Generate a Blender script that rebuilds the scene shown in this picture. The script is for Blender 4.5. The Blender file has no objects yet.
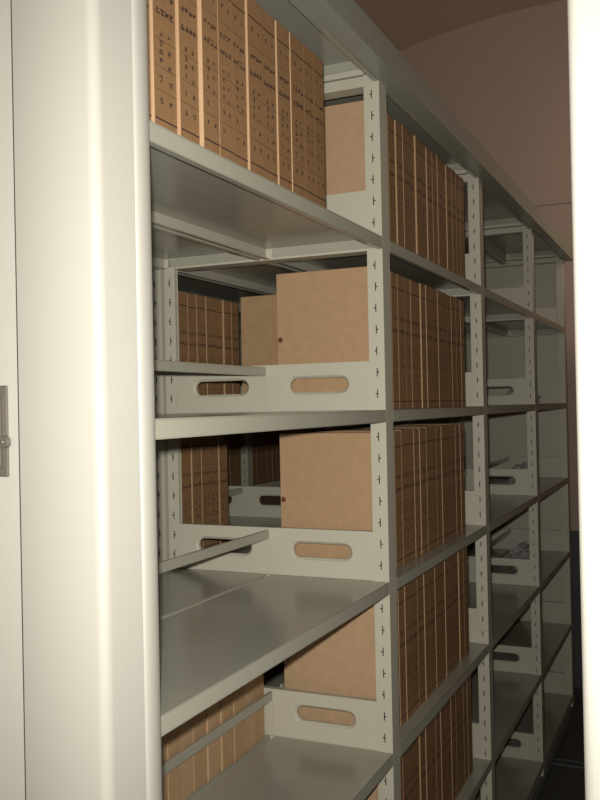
import bpy, bmesh, math, random
from mathutils import Vector, Matrix

S = bpy.context.scene
COL = S.collection

# ------------------------------------------------------------------ camera
CAM = Vector((0.675, 0.0, 1.30))
YAW, PITCH, ROLL = math.radians(24.2), math.radians(0.386), 0.0205
cd = bpy.data.cameras.new('camera'); cam = bpy.data.objects.new('camera', cd); COL.objects.link(cam)
cd.sensor_fit = 'HORIZONTAL'; cd.sensor_width = 36.0; cd.lens = 54.0
cd.clip_start = 0.02; cd.clip_end = 50
fwd = Vector((-math.sin(YAW)*math.cos(PITCH), math.cos(YAW)*math.cos(PITCH), math.sin(PITCH)))
right = fwd.cross(Vector((0, 0, 1))).normalized(); up = right.cross(fwd)
r2 = right*math.cos(ROLL) - up*math.sin(ROLL)
u2 = up*math.cos(ROLL) + right*math.sin(ROLL)
cam.matrix_world = Matrix(((r2.x, u2.x, -fwd.x, CAM.x), (r2.y, u2.y, -fwd.y, CAM.y), (r2.z, u2.z, -fwd.z, CAM.z), (0, 0, 0, 1)))
S.camera = cam

# ------------------------------------------------------------------ light
w = bpy.data.worlds.new('world'); S.world = w; w.use_nodes = True
w.node_tree.nodes['Background'].inputs[0].default_value = (1.0, 0.86, 0.70, 1)
w.node_tree.nodes['Background'].inputs[1].default_value = 0.36

ld = bpy.data.lights.new('camera_flash', 'SPOT'); lo = bpy.data.objects.new('camera_flash', ld); COL.objects.link(lo)
ld.energy = 132; ld.color = (1.0, 0.975, 0.925); ld.shadow_soft_size = 0.012
ld.spot_size = math.radians(98); ld.spot_blend = 1.0
lo.location = CAM - right*0.012 + up*0.04 + fwd*0.01
lo.rotation_euler = (Vector(fwd) + right*0.02).to_track_quat('-Z', 'Y').to_euler()

# added unseen fill light near the far end, brightens the end wall
al = bpy.data.lights.new('far_end_fill_light', 'AREA'); ao = bpy.data.objects.new('far_end_fill_light', al); COL.objects.link(ao)
al.shape = 'RECTANGLE'; al.size = 1.2; al.size_y = 0.12; al.energy = 20; al.color = (1.0, 0.84, 0.70)
ao.location = (2.0, 4.2, 2.9); ao.rotation_euler = (math.radians(35), math.radians(20), 0)

vs = S.view_settings
vs.view_transform = 'Standard'; vs.look = 'None'; vs.gamma = 1.0; vs.exposure = 0.0; vs.use_curve_mapping = False

# ------------------------------------------------------------------ materials
def nmat(name, col, rough=0.5, spec=0.5, metal=0.0, var=0.0, scale=8.0, bump=0.0, bscale=60.0, stretch=None):
    m = bpy.data.materials.new(name); m.use_nodes = True
    nt = m.node_tree; b = nt.nodes['Principled BSDF']
    b.inputs['Roughness'].default_value = rough
    b.inputs['Metallic'].default_value = metal
    b.inputs['Specular IOR Level'].default_value = spec
    tc = nt.nodes.new('ShaderNodeTexCoord'); mp = nt.nodes.new('ShaderNodeMapping')
    nt.links.new(tc.outputs['Object'], mp.inputs[0])
    if stretch: mp.inputs['Scale'].default_value = stretch
    n = nt.nodes.new('ShaderNodeTexNoise'); n.inputs['Scale'].default_value = scale; n.inputs['Detail'].default_value = 5
    nt.links.new(mp.outputs[0], n.inputs[0])
    r = nt.nodes.new('ShaderNodeMix'); r.data_type = 'RGBA'
    c1 = [max(0, c*(1-var)) for c in col]; c2 = [min(1, c*(1+var)) for c in col]
    r.inputs[6].default_value = (*c1, 1); r.inputs[7].default_value = (*c2, 1)
    nt.links.new(n.outputs['Fac'], r.inputs[0]); nt.links.new(r.outputs[2], b.inputs['Base Color'])
    if bump:
        n2 = nt.nodes.new('ShaderNodeTexNoise'); n2.inputs['Scale'].default_value = bscale; n2.inputs['Detail'].default_value = 3
        nt.links.new(mp.outputs[0], n2.inputs[0])
        bp = nt.nodes.new('ShaderNodeBump'); bp.inputs['Strength'].default_value = bump; bp.inputs['Distance'].default_value = 0.002
        nt.links.new(n2.outputs['Fac'], bp.inputs['Height']); nt.links.new(bp.outputs[0], b.inputs['Normal'])
    return m

M = {}
M['cream'] = nmat('cream_enamel', (0.46, 0.445, 0.385), 0.38, 0.5, var=0.04, scale=3, bump=0.05, bscale=90)
M['paint'] = nmat('pale_shelf_enamel', (0.54, 0.51, 0.40), 0.42, 0.45, var=0.05, scale=5)
M['board'] = nmat('grey_green_shelf_enamel', (0.38, 0.365, 0.29), 0.22, 0.5, var=0.08, scale=6)
M['lip'] = nmat('shelf_lip_enamel', (0.45, 0.43, 0.34), 0.42, 0.45, var=0.05, scale=5)
M['roof'] = nmat('grey_green_cover_enamel', (0.33, 0.34, 0.27), 0.35, 0.5, var=0.08, scale=6)
M['steel'] = nmat('brushed_steel', (0.20, 0.18, 0.15), 0.45, 0.5, metal=0.5, var=0.1, scale=20)
M['rail'] = nmat('dull_rail_steel', (0.07, 0.068, 0.065), 0.5, 0.4, var=0.2, scale=20)
M['dark'] = nmat('painted_gap_shade', (0.03, 0.03, 0.03), 0.7, var=0.1)  # dark colour standing in for shade in column slots and panel seams
M['kraft'] = nmat('kraft_board', (0.48, 0.32, 0.185), 0.75, 0.25, var=0.13, scale=40, bump=0.1, bscale=300)
M['kraft_b'] = nmat('kraft_board_reddish', (0.45, 0.29, 0.16), 0.75, 0.25, var=0.13, scale=40, bump=0.1, bscale=300)
M['spine'] = nmat('brown_spine_paper', (0.31, 0.175, 0.082), 0.6, 0.3, var=0.16, scale=60)
M['ink'] = nmat('black_print_ink', (0.05, 0.032, 0.03), 0.6, 0.3, var=0.1)
M['button'] = nmat('red_brown_button', (0.16, 0.05, 0.025), 0.6, 0.3, var=0.1)
M['wall'] = nmat('pinkish_plaster', (0.52, 0.405, 0.33), 0.9, 0.2, var=0.05, scale=2, bump=0.1, bscale=30)
M['ceil'] = nmat('vault_plaster', (0.58, 0.455, 0.37), 0.9, 0.2, var=0.05, scale=2, bump=0.1, bscale=30)
M['low_band'] = nmat('dark_low_band', (0.10, 0.10, 0.10), 0.6, 0.3, var=0.08)
M['floor'] = nmat('dark_terrazzo_floor', (0.10, 0.095, 0.09), 0.45, 0.4, var=0.35, scale=60)
pl = bpy.data.materials.new('clear_plastic_film'); pl.use_nodes = True
b = pl.node_tree.nodes['Principled BSDF']
b.inputs['Base Color'].default_value = (0.75, 0.75, 0.72, 1); b.inputs['Roughness'].default_value = 0.12
b.inputs['Transmission Weight'].default_value = 0.55; b.inputs['IOR'].default_value = 1.2
M['plastic'] = pl

# ------------------------------------------------------------------ mesh helpers
def box(bm, x0, x1, y0, y1, z0, z1, mi=0, bevel=0):
    t = bmesh.new() if bevel else bm
    v = [t.verts.new(p) for p in ((x0,y0,z0),(x1,y0,z0),(x1,y1,z0),(x0,y1,z0),(x0,y0,z1),(x1,y0,z1),(x1,y1,z1),(x0,y1,z1))]
    for q in ((3,2,1,0),(4,5,6,7),(0,1,5,4),(1,2,6,5),(2,3,7,6),(3,0,4,7)):
        f = t.faces.new([v[i] for i in q]); f.material_index = mi
    if bevel:
        bmesh.ops.bevel(t, geom=t.edges[:], offset=bevel, segments=2, affect='EDGES', profile=0.5)
        me = bpy.data.meshes.new('tmp'); t.to_mesh(me); t.free(); bm.from_mesh(me); bpy.data.meshes.remove(me)

def loft(bm, a, b2, mi=0):
    n = len(a)
    for i in range(n):
        f = bm.faces.new((a[i], a[(i+1) % n], b2[(i+1) % n], b2[i])); f.material_index = mi

def prism(bm, pts, axis, lo, hi, mi=0, smooth=False):
    """closed 2-D outline extruded along an axis ('x': pts are (y,z); 'y': (x,z); 'z': (x,y))"""
    def P(p, t):
        return {'x': (t, p[0], p[1]), 'y': (p[0], t, p[1]), 'z': (p[0], p[1], t)}[axis]
    a = [bm.verts.new(P(p, lo)) for p in pts]; c = [bm.verts.new(P(p, hi)) for p in pts]
    loft(bm, a, c, mi)
    bm.faces.new(a[::-1]).material_index = mi; bm.faces.new(c).material_index = mi

def obj(name, bm, mats, parent=None, smooth=False, loc=(0, 0, 0)):
    bmesh.ops.recalc_face_normals(bm, faces=bm.faces[:])
    me = bpy.data.meshes.new(name); bm.to_mesh(me); bm.free()
    for m in (mats if isinstance(mats, (list, tuple)) else [mats]): me.materials.append(m)
    if smooth:
        for p in me.polygons: p.use_smooth = True
        me.set_sharp_from_angle(angle=math.radians(35))
    o = bpy.data.objects.new(name, me); COL.objects.link(o); o.location = loc
    if parent: o.parent = parent
    return o

def empty(name, loc):
    o = bpy.data.objects.new(name, None); COL.objects.link(o); o.location = loc; o.empty_display_size = 0.05; return o

def tag(o, label, cat, group=None):
    o['label'] = label; o['category'] = cat
    if group: o['group'] = group
    return o

def copy_tree(o, parent=None):
    c = o.copy(); COL.objects.link(c)
    if parent: c.parent = parent
    for ch in [k for k in bpy.data.objects if k.parent == o]:
        copy_tree(ch, c)
    return c

def struct(name, bm, m, smooth=False):
    o = obj(name, bm, m, smooth=smooth); o['kind'] = 'structure'; return o

# ------------------------------------------------------------------ layout numbers
LV = [1.690, 1.287, 0.888, 0.492, 0.105, -0.273]           # shelf board heights
FR = [0.970, 1.986, 3.000, 4.008, 4.971]           # front faces of the upright frames
CD = 0.053                                          # column depth
DEP = 0.597                                          # unit depth (double sided)
TOPZ = 2.067
FL = -0.42                                           # floor height
YW = 5.60                                           # end wall

# ------------------------------------------------------------------ room
bm = bmesh.new(); box(bm, -3.2, 3.4, -1.6, YW+0.1, FL-0.1, FL); struct('floor', bm, M['floor'])
R, APEX, XC = 4.3, 3.712, -0.06
def vz(x): return APEX - R + math.sqrt(R*R - (x-XC)**2)
bm = bmesh.new(); N = 40
xs = [-3.2 + 6.6*i/N for i in range(N+1)]
prism(bm, [(x, FL) for x in (-3.2, 3.4)] + [(x, vz(x)) for x in xs[::-1]], 'y', YW, YW+0.12)
struct('wall_back', bm, M['wall'])
bm = bmesh.new()
prism(bm, [(x, vz(x)) for x in xs] + [(x, vz(x)+0.12) for x in xs[::-1]], 'y', -1.6, YW)
struct('ceiling', bm, M['ceil'], smooth=True)
bm = bmesh.new(); box(bm, -3.3, -3.2, -1.6, YW+0.12, FL, vz(-3.2)+0.1); struct('wall_left', bm, M['wall'])
bm = bmesh.new(); box(bm, 3.4, 3.5, -1.6, YW+0.12, FL, vz(3.4)+0.1); struct('wall_right', bm, M['wall'])
bm = bmesh.new(); box(bm, -3.2, 3.4, YW-0.012, YW, 2.488, 2.510, bevel=0.003); struct('trim_1', bm, M['wall'])
bm = bmesh.new(); box(bm, -3.2, 3.4, YW-0.008, YW, FL, 0.518); struct('low_band_back', bm, M['low_band'])  # darker band along the bottom of the end wall

# floor rails the units roll on
for i, (y, t) in enumerate(((1.45, 'nearest of the three'), (2.95, 'middle one of the three'), (4.42, 'farthest of the three'))):
    bm = bmesh.new()
    prism(bm, [(y-0.05, FL), (y-0.045, FL+0.008), (y-0.014, FL+0.008), (y-0.014, FL+0.020), (y+0.014, FL+0.020), (y+0.014, FL+0.008), (y+0.045, FL+0.008), (y+0.05, FL)], 'x', -3.0, 1.4)
    tag(obj('floor_rail', bm, M['rail']), 'low steel rail across the dark floor under the shelving, ' + t, 'rail', 'floor rails under the shelving units')

# ------------------------------------------------------------------ shelving unit
def column_bm(x0, x1, y0, z0, z1, inner):
    """hollow column; the face towards the camera side (-Y) has real slots"""
    bm = bmesh.new(); y1 = y0+CD
    xc = (x0+x1)/2; sw = 0.0013; pitch = 0.05; sl = 0.010
    def q(*p): bm.faces.new([bm.verts.new(v) for v in p])
    for yy in (y0, ):
        q((x0,yy,z0),(xc-0.005,yy,z0),(xc-0.005,yy,z1),(x0,yy,z1))
        q((xc+0.005,yy,z0),(x1,yy,z0),(x1,yy,z1),(xc+0.005,yy,z1))
        z = z0; k = 0
        while True:
            zc = z0 + 0.06 + k*pitch
            if zc + sl > z1 - 0.02: break
            sh = (-0.0018, 0.0018)[k % 2]
            q((xc-0.005,yy,z),(xc+0.005,yy,z),(xc+0.005,yy,zc-sl),(xc-0.005,yy,zc-sl))
            # slot made of a long cut with a notch at one side
            q((xc-0.005,yy,zc-sl),(xc-sw,yy,zc-sl),(xc-sw,yy,zc+sl),(xc-0.005,yy,zc+sl)) if k % 2 else \
            (q((xc-0.005,yy,zc-sl),(xc-sw,yy,zc-sl),(xc-sw,yy,zc-0.0015),(xc-0.005,yy,zc-0.0015)), q((xc-0.005,yy,zc+0.0015),(xc-sw,yy,zc+0.0015),(xc-sw,yy,zc+sl),(xc-0.005,yy,zc+sl)))
            q((xc+sw,yy,zc-sl),(xc+0.005,yy,zc-sl),(xc+0.005,yy,zc-0.0015),(xc+sw,yy,zc-0.0015)) if k % 2 else \
            q((xc+sw,yy,zc-sl),(xc+0.005,yy,zc-sl),(xc+0.005,yy,zc+sl),(xc+sw,yy,zc+sl))
            if k % 2: q((xc+sw,yy,zc+0.0015),(xc+0.005,yy,zc+0.0015),(xc+0.005,yy,zc+sl),(xc+sw,yy,zc+sl))
            z = zc+sl; k += 1
        q((xc-0.005,yy,z),(xc+0.005,yy,z),(xc+0.005,yy,z1),(xc-0.005,yy,z1))
    xe = (x1-0.008, x1) if inner == 'x0' else (x0, x0+0.008)
    q((xe[0],y1,z0),(xe[1],y1,z0),(xe[1],y1,z1),(xe[0],y1,z1))
    ya, yb = (y0+0.008, y1) if inner == 'x0' else (y1, y0+0.008)
    q((x0,y0,z0),(x0,ya,z0),(x0,ya,z1),(x0,y0,z1))
    q((x1,y0,z0),(x1,yb,z0),(x1,yb,z1),(x1,y0,z1))
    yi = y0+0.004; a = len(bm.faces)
    q((xc-0.0075,yi,z0),(xc+0.0075,yi,z0),(xc+0.0075,yi,z1),(xc-0.0075,yi,z1))  # dark strip added behind the slots, paints in the shade of the hollow
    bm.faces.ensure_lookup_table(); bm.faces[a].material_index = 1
    q((x0,y0,z1),(x1,y0,z1),(x1,y0+0.008,z1),(x0,y0+0.008,z1))
    bmesh.ops.remove_doubles(bm, verts=bm.verts[:], dist=1e-5)
    return bm

def plate_bm(x0, x1, z0, z1, hx, hz, hw, hh):
    """bracket plate with a pressed stadium-shaped hand hole, facing -Y at y=0"""
    bm = bmesh.new(); TH = 0.0025
    def stad(a, w_, h_):
        c, s = math.cos(a), math.sin(a); r = h_/2; L = w_/2 - r
        if abs(s) > 1e-9:
            t = r/abs(s)
            if abs(t*c) <= L: return (t*c, t*s)
        sx = L*(1 if c > 0 else -1)
        bq = -2*c*sx; cq = sx*sx-r*r
        t = (-bq + math.sqrt(max(0, bq*bq-4*cq)))/2
        return (t*c, t*s)
    def rect(a):
        c, s = math.cos(a), math.sin(a); t = 1e9
        if c > 1e-9: t = min(t, (x1-hx)/c)
        if c < -1e-9: t = min(t, (x0-hx)/c)
        if s > 1e-9: t = min(t, (z1-hz)/s)
        if s < -1e-9: t = min(t, (z0-hz)/s)
        return (t*c, t*s)
    A = [math.atan2(z-hz, x-hx) for x in (x0, x1) for z in (z0, z1)]
    L = (hw-hh)/2
    A += [math.atan2(sz*hh/2, sx*L) for sx in (-1, 1) for sz in (-1, 1)]
    for sx in (-1, 1):
        for k in range(13):
            t = -math.pi/2 + math.pi*k/12
            A.append(math.atan2(math.sin(t)*hh/2, sx*(L + math.cos(t)*hh/2)))
    A = sorted(set(round(a, 5) for a in A))
    def ring(fn, y): return [bm.verts.new((hx+p[0], y, hz+p[1])) for p in (fn(a) for a in A)]
    o0 = ring(rect, 0); o1 = ring(rect, TH)
    i0 = ring(lambda a: stad(a, hw+0.012, hh+0.012), 0)
    i1 = ring(lambda a: stad(a, hw, hh), 0.006)
    i2 = ring(lambda a: stad(a, hw, hh), 0.014)
    i3 = ring(lambda a: stad(a, hw+0.005, hh+0.005), 0.014)
    i4 = ring(lambda a: stad(a, hw+0.016, hh+0.016), TH)
    for a_, b_ in ((o0, i0), (i0, i1), (i1, i2), (i2, i3), (i3, i4), (i4, o1), (o1, o0)): loft(bm, a_, b_)
    # folded top edge
    box(bm, x0, x1, -0.0005, 0.016, z1, z1+0.003)
    return bm

def board_bm(x0, x1, y0, y1, z, lip=0.0265):
    bm = bmesh.new(); T = 0.002
    # tray-like board: top skin, four down-turned lips with a return at the bottom
    box(bm, x0, x1, y0, y1, z-0.003, z)
    for a, b2 in ((x0, x0+T), (x1-T, x1)): box(bm, a, b2, y0, y1, z-lip, z-0.003, 1)
    box(bm, x0, x0+0.012, y0, y1, z-lip-T, z-lip); box(bm, x1-0.012, x1, y0, y1, z-lip-T, z-lip)
    box(bm, x0+0.02, x1-0.02, y0+0.001, y0+0.003, z-0.025, z-0.003); box(bm, x0+0.02, x1-0.02, y1-0.003, y1-0.001, z-0.025, z-0.003)
    return bm

def make_unit(bays=4):
    root = empty('mobile_shelving_unit', (0, 0, 0))
    # frames ------------------------------------------------------
    for k in range(bays+1):
        f = FR[k]
        for nm, args in bars(f):
            bm = bmesh.new(); box(bm, *args, bevel=0.0015); obj(nm, bm, M['paint'], root)
        for (x0, x1) in ((-0.038, 0.0), (-DEP, -DEP+0.032)):
            if k == bays:
                bm = bmesh.new(); box(bm, x0, x1, f, f+CD-0.001, FL+0.085, TOPZ+0.005, bevel=0.001); obj('end_column', bm, M['paint'], root); continue
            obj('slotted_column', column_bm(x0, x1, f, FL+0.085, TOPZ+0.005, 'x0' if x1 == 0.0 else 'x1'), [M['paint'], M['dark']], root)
    # solid far end sheet
    bm = bmesh.new(); box(bm, -DEP+0.002, -0.002, FR[bays]+CD, FR[bays]+CD+0.012, FL+0.085, TOPZ-0.02, bevel=0.003); obj('end_sheet', bm, M['paint'], root)
    for k in range(bays):
        y0, y1 = FR[k]+CD, FR[k+1]
        for z in LV:
            for (x0, x1) in ((-0.303, 0.0), (-DEP, -0.316)):
                obj('shelf_board', board_bm(x0, x1, y0+0.0008, y1-0.0008, z), [M['board'], M['lip']], root)
            if True:
                for (x0, x1) in ((-0.3094, -0.0385), (-DEP+0.0325, -0.3098)):
                    hx = -0.1715 if x1 > -0.1 else -0.4375
                    if k == bays-1 or z == LV[0]:
                        bm = bmesh.new(); box(bm, x0, x1, 0, 0.0025, z+0.0005, z+0.112); box(bm, x0, x1, 0.0025, 0.016, z+0.1095, z+0.112)
                        obj('side_plate', bm, M['paint'], root, loc=(0, y1+0.0015, 0)); continue
                    obj('side_plate', plate_bm(x0, x1, z+0.0005, z+0.112, hx, z+0.063, 0.150, 0.034), M['paint'], root, loc=(0, y1+0.0015, 0))
                bm = bmesh.new(); box(bm, -0.3150, -0.3070, y0+0.002, y1-0.001, z+0.088, z+0.110, bevel=0.002)
                obj('back_stop_rail', bm, M['board'], root)
    # top cover ---------------------------------------------------
    bm = cover_bm(bays, 0.045)
    obj('top_cover', bm, M['roof'], root)
    for k in range(bays):
        y0, y1 = FR[k]+CD, FR[k+1]
        for (x0, x1) in ((-0.303, -0.001), (-DEP+0.001, -0.316)):
            obj('top_board', board_bm(x0, x1, y0+0.001, y1-0.001, TOPZ+0.045, 0.0575), [M['board'], M['lip']], root)
    # carriage base ----------------------------------------------
    bm = bmesh.new(); box(bm, -DEP+0.01, -0.01, FR[0]+0.02, FR[bays]+CD, FL+0.03, FL+0.088, bevel=0.004)
    obj('carriage_base', bm, M['roof'], root)
    for k, y in enumerate((1.45, 2.95, 4.42)):
        for x in (-0.10, -DEP+0.10):
            bm = bmesh.new()
            bmesh.ops.create_cone(bm, cap_ends=True, segments=28, radius1=0.034, radius2=0.034, depth=0.03, matrix=Matrix.Translation((x, y, FL+0.054)) @ Matrix.Rotation(math.pi/2, 4, 'X'))
            obj('wheel', bm, M['steel'], root, smooth=True)
    return root

def cover_bm(bays, fx):
    bm = bmesh.new(); ya, yb = FR[0]-0.05, FR[bays]+CD+0.012; bx = -DEP-0.002
    zb, zt = TOPZ-0.012, TOPZ+0.052
    prism(bm, [(bx, zb), (bx+0.004, zb), (bx+0.004, zt-0.004), (fx-0.003, zt-0.004), (fx-0.003, zb+0.003), (max(0.001, fx-0.044), zb+0.003), (max(0.001, fx-0.044), zb), (fx, zb), (fx, zt), (bx, zt)] if fx > 0.01 else
          [(bx, zb), (bx+0.004, zb), (bx+0.004, zt-0.004), (fx-0.003, zt-0.004), (fx-0.003, zb), (fx, zb), (fx, zt), (bx, zt)], 'y', ya, yb)
    return bm

def bars(f):
    xa, xb = -DEP+0.032, -0.038; out = []
    out.append(('cross_bar', (xa, xb, f+0.002, f+CD-0.004, 2.046, 2.071)))
    out.append(('cross_bar', (xa, xb, f+0.002, f+CD-0.004, TOPZ+0.008, TOPZ+0.044)))
    out.append(('cross_bar', (xa, xb, f+0.002, f+CD-0.004, FL+0.088, FL+0.110)))
    for z in LV:
        out.append(('cross_bar', (xa, xb, f+0.001, f+CD-0.002, z-0.030, z-0.0005)))
    return out

def end_panel(root, z0=FL+0.03, z1=2.14):
    """thick cover on the near end: rounded vertical corners, wide door strips either side of a recessed seam"""
    yf, yb = 0.920, 0.985; r = 0.016
    def arc(cx, cy, a0, a1, rr=r, n=8):
        return [(cx+rr*math.cos(a0+(a1-a0)*i/n), cy+rr*math.sin(a0+(a1-a0)*i/n)) for i in range(n+1)]
    x1 = 0.003; s = 0.142; g = 0.0012
    bm = bmesh.new()   # right strip
    pts = [(-s+g, yb), (-s+g, yf+0.001)] + arc(-s+g+0.001, yf+0.001, math.pi, 1.5*math.pi, 0.001, 2) + arc(x1-0.011-r, yf+r, -math.pi/2, -0.16) + [(x1, yb-0.002), (x1-0.002, yb)]
    prism(bm, pts, 'z', z0, z1); p = obj('end_panel', bm, M['cream'], root, smooth=True)
    bm = bmesh.new()
    xl = -DEP-0.004
    pts = [(xl, yb)] + [(xl, yb-0.003)] + arc(xl+0.014, yf+0.014, math.pi, 1.5*math.pi, 0.014) + [(-DEP+s-g-0.001, yf), (-DEP+s-g, yf+0.001), (-DEP+s-g, yb)]
    prism(bm, pts, 'z', z0, z1); obj('end_panel', bm, M['cream'], root, smooth=True)
    for xo in (0.0, ):   # rounded cover strip on the corner column
        sg = 1 if xo == 0 else -1
        bm = bmesh.new(); pts = [(xo, 0.9865)] + [(xo+sg*0.0065*math.sin(math.pi*i/10), 0.9865+0.018*(1-math.cos(math.pi*i/10))) for i in range(1, 10)] + [(xo, 1.0225)]
        prism(bm, pts, 'z', FL+0.09, TOPZ-0.014); obj('edge_strip', bm, M['cream'], root, smooth=True)
    bm = bmesh.new()   # centre door
    xa, xb = -DEP+s+g, -s-g; e = 0.001
    prism(bm, [(xa, yb), (xa, yf+0.002), (xb, yf+0.002), (xb, yb)], 'z', z0, z1)
    for xs_ in (-DEP+s, -s):
        b3 = bmesh.new(); box(b3, xs_-g*0.95, xs_+g*0.95, yf+0.0012, yb-0.002, z0+0.001, z1-0.001); obj('seam_shade_strip', b3, M['dark'], root)  # dark filler added in each seam, paints in the shade of the gap
    door = obj('centre_panel', bm, M['cream'], root)
    # latch plate with a round knob and its screw
    bm = bmesh.new(); xl = -s-0.0215
    box(bm, xl-0.028, xl+0.0045, yf-0.002, yf+0.0018, 1.215, 1.335, bevel=0.0016)
    box(bm, xl-0.020, xl-0.004, yf-0.007, yf-0.003, 1.229, 1.321, bevel=0.0012)
    la = obj('latch_plate', bm, M['steel'], door)
    return root

A = make_unit(4)
end_panel(A)
tag(A, 'long cream steel shelving unit standing left of the narrow aisle, half filled with boxes', 'shelving unit', 'mobile shelving units')
# latch screw (a sub-part kept small)
def screw(root):
    door = [c for c in bpy.data.objects if c.parent == root and c.name.startswith('centre_panel')][0]
    bm = bmesh.new()
    T = Matrix.Translation((-0.142-0.0185, 0.9145, 1.261)) @ Matrix.Rotation(math.pi/2, 4, 'X')
    bmesh.ops.create_cone(bm, cap_ends=True, segments=32, radius1=0.0085, radius2=0.0065, depth=0.005, matrix=T)
    bmesh.ops.create_uvsphere(bm, u_segments=16, v_segments=10, radius=0.0030, matrix=Matrix.Translation((-0.142-0.0185, 0.911, 1.261)))
    obj('latch_knob', bm, M['steel'], door, smooth=True)
screw(A)

def narrow_cover(u):
    for c in bpy.data.objects:
        if c.parent == u and c.name.startswith('top_cover'): c.data = NARROW
_b = cover_bm(4, 0.001); bmesh.ops.recalc_face_normals(_b, faces=_b.faces[:]); NARROW = bpy.data.meshes.new('top_cover_narrow'); _b.to_mesh(NARROW); _b.free(); NARROW.materials.append(M['roof'])
B = copy_tree(A); B.location = (-DEP-0.0105, 0, 0); narrow_cover(B)
tag(B, 'second steel shelving unit pushed close behind the left one, glimpsed through its open frames', 'shelving unit', 'mobile shelving units')
D = copy_tree(A); D.location = (-1.42, 0, 0); narrow_cover(D)
tag(D, 'farthest steel shelving unit, glimpsed behind the second one through the open frames', 'shelving unit', 'mobile shelving units')
C = copy_tree(A); C.location = (0.562+DEP, 0, 0)
tag(C, 'steel shelving unit at the right edge, only its bright cream end panel showing', 'shelving unit', 'mobile shelving units')

# ------------------------------------------------------------------ archive boxes
def glyph(bm, yc, zc, s, rnd, x=0.0005):
    """one printed character: a few short horizontal and vertical strokes"""
    def st(y0, y1, z0, z1):
        vs_ = [bm.verts.new(p) for p in ((x, y0, z0), (x, y1, z0), (x, y1, z1), (x, y0, z1))]; bm.faces.new(vs_)
    h = s/2; t = s*0.17
    for k in range(rnd.choice((2, 3, 3))):
        z = zc + h*rnd.uniform(-0.95, 0.95); a, b2 = sorted((rnd.uniform(-1, -0.3), rnd.uniform(0.3, 1)))
        st(yc+a*h, yc+b2*h, z-t/2, z+t/2)
    for k in range(rnd.choice((1, 2, 2))):
        y = yc + h*rnd.uniform(-0.7, 0.7); st(y-t/2, y+t/2, zc-h*rnd.uniform(0.4, 1), zc+h*rnd.uniform(0.4, 1))

def print_bm(wd, h, seed):
    rnd = random.Random(seed); bm = bmesh.new(); x = 0.0005
    def ln(v, t, a=0.0015, b2=None):
        b2 = wd-0.0015 if b2 is None else b2
        vs_ = [bm.verts.new(p) for p in ((x, a, v-t/2), (x, b2, v-t/2), (x, b2, v+t/2), (x, a, v+t/2))]; bm.faces.new(vs_)
    ln(0.018, 0.0024); ln(h-0.036, 0.0024)
    for v in (0.062, 0.098, 0.140, 0.180, 0.232): ln(v, 0.0007)
    s = wd*0.19
    for v in (0.665*h, 0.575*h):
        for k in range(4): glyph(bm, wd*(0.2+0.2*k), v, s, rnd)
    for k in range(4): glyph(bm, wd*0.33, h*(0.47-0.045*k), s*0.9, rnd)
    for k in range(3): glyph(bm, wd*0.68, h*(0.47-0.075*k), s*0.8, rnd)
    for v in (0.82, 0.25, 0.15):
        glyph(bm, wd*0.30, h*v, s*0.9, rnd)
        if rnd.random() < 0.7: glyph(bm, wd*0.72, h*v*0.99, s*0.8, rnd)
    return bm

BD = 0.268
def body_bm(wd, h):
    bm = bmesh.new()
    box(bm, -BD, 0, 0, wd, 0, h, bevel=0.0016)
    # hinged cover edge: thin raised board on the top and a seam on the far flank
    for f in bm.faces:
        if abs(f.calc_center_median().x) < 0.0004: f.material_index = 1
    box(bm, -BD+0.004, -0.004, 0.004, wd-0.004, h-0.0008, h+0.0006)
    return bm

PROTO = []
H0 = 0.318
for i, wd in enumerate((0.050, 0.055, 0.060, 0.050, 0.055, 0.046, 0.033)):
    me_b = obj('archive_box', body_bm(wd, H0), [M['kraft' if i % 2 == 0 else 'kraft_b'], M['spine']])
    pr = obj('spine_print', print_bm(wd, H0, 11+i), M['ink'], me_b)
    bm = bmesh.new()
    bmesh.ops.create_cone(bm, cap_ends=True, segments=20, radius1=0.0065, radius2=0.0060, depth=0.0016, matrix=Matrix.Translation((-BD+0.0085, -0.0006, 0.165)) @ Matrix.Rotation(math.pi/2, 4, 'X'))
    bt = obj('closure_button', bm, M['button'], me_b)
    PROTO.append((wd, me_b, pr, bt))
used = set()
ORD = ['first', 'second', 'third', 'fourth', 'fifth', 'sixth', 'seventh', 'eighth', 'ninth', 'tenth', 'eleventh', 'twelfth', 'thirteenth', 'fourteenth', 'fifteenth', 'sixteenth', 'seventeenth', 'eighteenth']
rnd = random.Random(5)
def place(i, x, y, z, hs, label, group, flip=False, shown=True):
    wd, rb, pr, bt = PROTO[i]
    if i in used:
        o = rb.copy(); COL.objects.link(o)
        if shown:
            for ch in (pr, bt):
                c = ch.copy(); COL.objects.link(c); c.parent = o
    else:
        o = rb; used.add(i)
    if flip: o.location = (x, y+wd, z); o.rotation_euler = (0, 0, math.pi)
    else: o.location = (x, y, z); o.rotation_euler = (0, 0, 0)
    o.scale = (1, 1, hs)
    tag(o, label, 'box', group)
    return wd

def row(y0, y1, z, xface, text, group, flip=False, jit=0.004, hs=1.0, kinds=(0, 1, 2, 3, 4, 5), seq=None, jl=None):
    """boxes side by side; text says which row, the ordinal which box"""
    y = y0; n = 0
    while True:
        i = seq[n] if seq and n < len(seq) else rnd.choice(kinds)
        if y + PROTO[i][0] > y1: break
        if seq and n >= len(seq): break
        jx = 0.0 if n == 0 else -rnd.choice((0.0, 0.0, 0.001, 0.0015, 0.001, jit))
        if jl: jx = jl[n]
        if flip: x = xface - BD - rnd.uniform(0, 0.008)
        else: x = xface + jx
        y += place(i, x, y, z, hs*(1+rnd.uniform(-0.006, 0.006)), 'brown archive box, %s from the left, %s' % (ORD[n], text), group, flip) + rnd.uniform(0.0006, 0.002)
        n += 1

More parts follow.
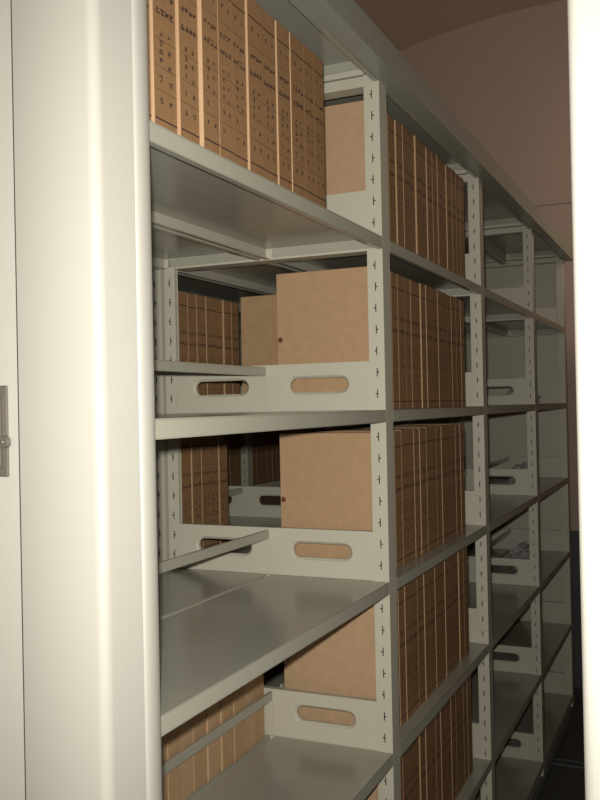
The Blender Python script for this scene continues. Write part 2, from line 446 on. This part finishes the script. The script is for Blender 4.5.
NM = ['top', 'second', 'third', 'fourth', 'fifth', 'sixth']
G = 'archive boxes on the %s shelf of the %s'
Z = 0.0003
# near bay, top shelf
row(FR[0]+CD+0.002, 1.70, LV[0]+Z, -0.004, 'top shelf of the nearest bay', G % ('top', 'nearest bay'), seq=[6, 2, 1, 0, 5, 0, 1, 1, 1, 2, 0, 0],
    jl=[-.0135, -.010, -.006, 0, -.001, -.003, 0, -.002, 0, 0.001, 0, -.001], hs=0.928)
# near bay, back half of the fourth shelf: plain backs towards the aisle
row(FR[0]+CD+0.003, FR[1]-0.001, LV[3]+Z, -0.3165, 'fourth shelf of the nearest bay, plain backs out', G % ('fourth', 'nearest bay'), flip=True, seq=[4, 1, 4, 1, 1, 4, 1, 4, 1, 5, 4, 1, 4, 1, 1, 4, 1], hs=1.085)
# second bay
for k in range(5):
    row(FR[1]+CD+0.003, (2.955, 2.93, 2.90, 2.91, 2.92)[k], LV[k]+Z, -0.034, '%s shelf of the second bay' % NM[k], G % (NM[k], 'second bay'), hs=1.085, jit=0.004)
row(2.66, 2.93, LV[5]+Z, -0.034, 'far part of the sixth shelf, second bay', G % (NM[5], 'second bay'), hs=1.06, jit=0.004)
# back half of the second bay, second shelf
row(2.383, FR[2]-0.02, LV[1]+Z, -0.3165, 'second shelf of the second bay, rear row', 'archive boxes at the back of the second shelf of the second bay', flip=True, hs=1.08)
# the unit behind
XB = -DEP-0.0105
row(FR[1]+CD+0.003, 2.45, LV[1]+Z, XB-0.010, 'second shelf of the unit behind', 'archive boxes on the second shelf of the unit behind', kinds=(0, 3, 5), hs=1.04)
row(FR[1]+CD+0.003, 2.37, LV[2]+Z, XB-0.010, 'third shelf of the unit behind', 'archive boxes on the third shelf of the unit behind', kinds=(0, 3, 5), hs=1.08)
XD = -1.42
row(3.10, FR[3]-0.03, LV[2]+Z, XD-0.010, 'third shelf of the farthest shelving unit', 'archive boxes on the third shelf of the farthest unit', kinds=(1, 2, 4))
row(FR[3]+CD+0.01, 4.5, LV[2]+Z, XD-0.010, 'third shelf of the farthest unit, past the frame', 'archive boxes past the frame on the third shelf of the farthest unit', kinds=(1, 2, 4))

# ------------------------------------------------------------------ crumpled plastic bags left on empty shelves
def bag(x, y, z, sx, sy, sz, seed, label):
    r_ = random.Random(seed); bm = bmesh.new()
    bmesh.ops.create_icosphere(bm, subdivisions=4, radius=1)
    from mathutils import noise
    off = Vector((seed*3.1, 0, 0))
    for v in bm.verts:
        n = noise.noise(v.co*1.7+off)*0.35 + abs(noise.noise(v.co*4.5+off))*0.35
        v.co *= 0.8+n
        v.co.z = max(v.co.z, -0.55)
    zmin = min(v.co.z for v in bm.verts)
    for v in bm.verts: v.co = Vector((v.co.x*sx, v.co.y*sy, (v.co.z-zmin)*sz))
    o = obj('plastic_bag', bm, M['plastic'], loc=(x, y, z+0.0004)); tag(o, label, 'plastic bag', 'crumpled plastic bags on empty shelves')
bag(-0.15, 4.50, LV[2], 0.075, 0.16, 0.07, 1, 'crumpled clear plastic bag on the third shelf of the farthest bay')
bag(-0.15, 4.50, LV[3], 0.075, 0.13, 0.07, 2, 'crumpled clear plastic bag on the fourth shelf of the farthest bay')
bag(-0.15, 4.52, LV[1], 0.075, 0.15, 0.07, 3, 'crumpled clear plastic bag on the second shelf of the farthest bay')
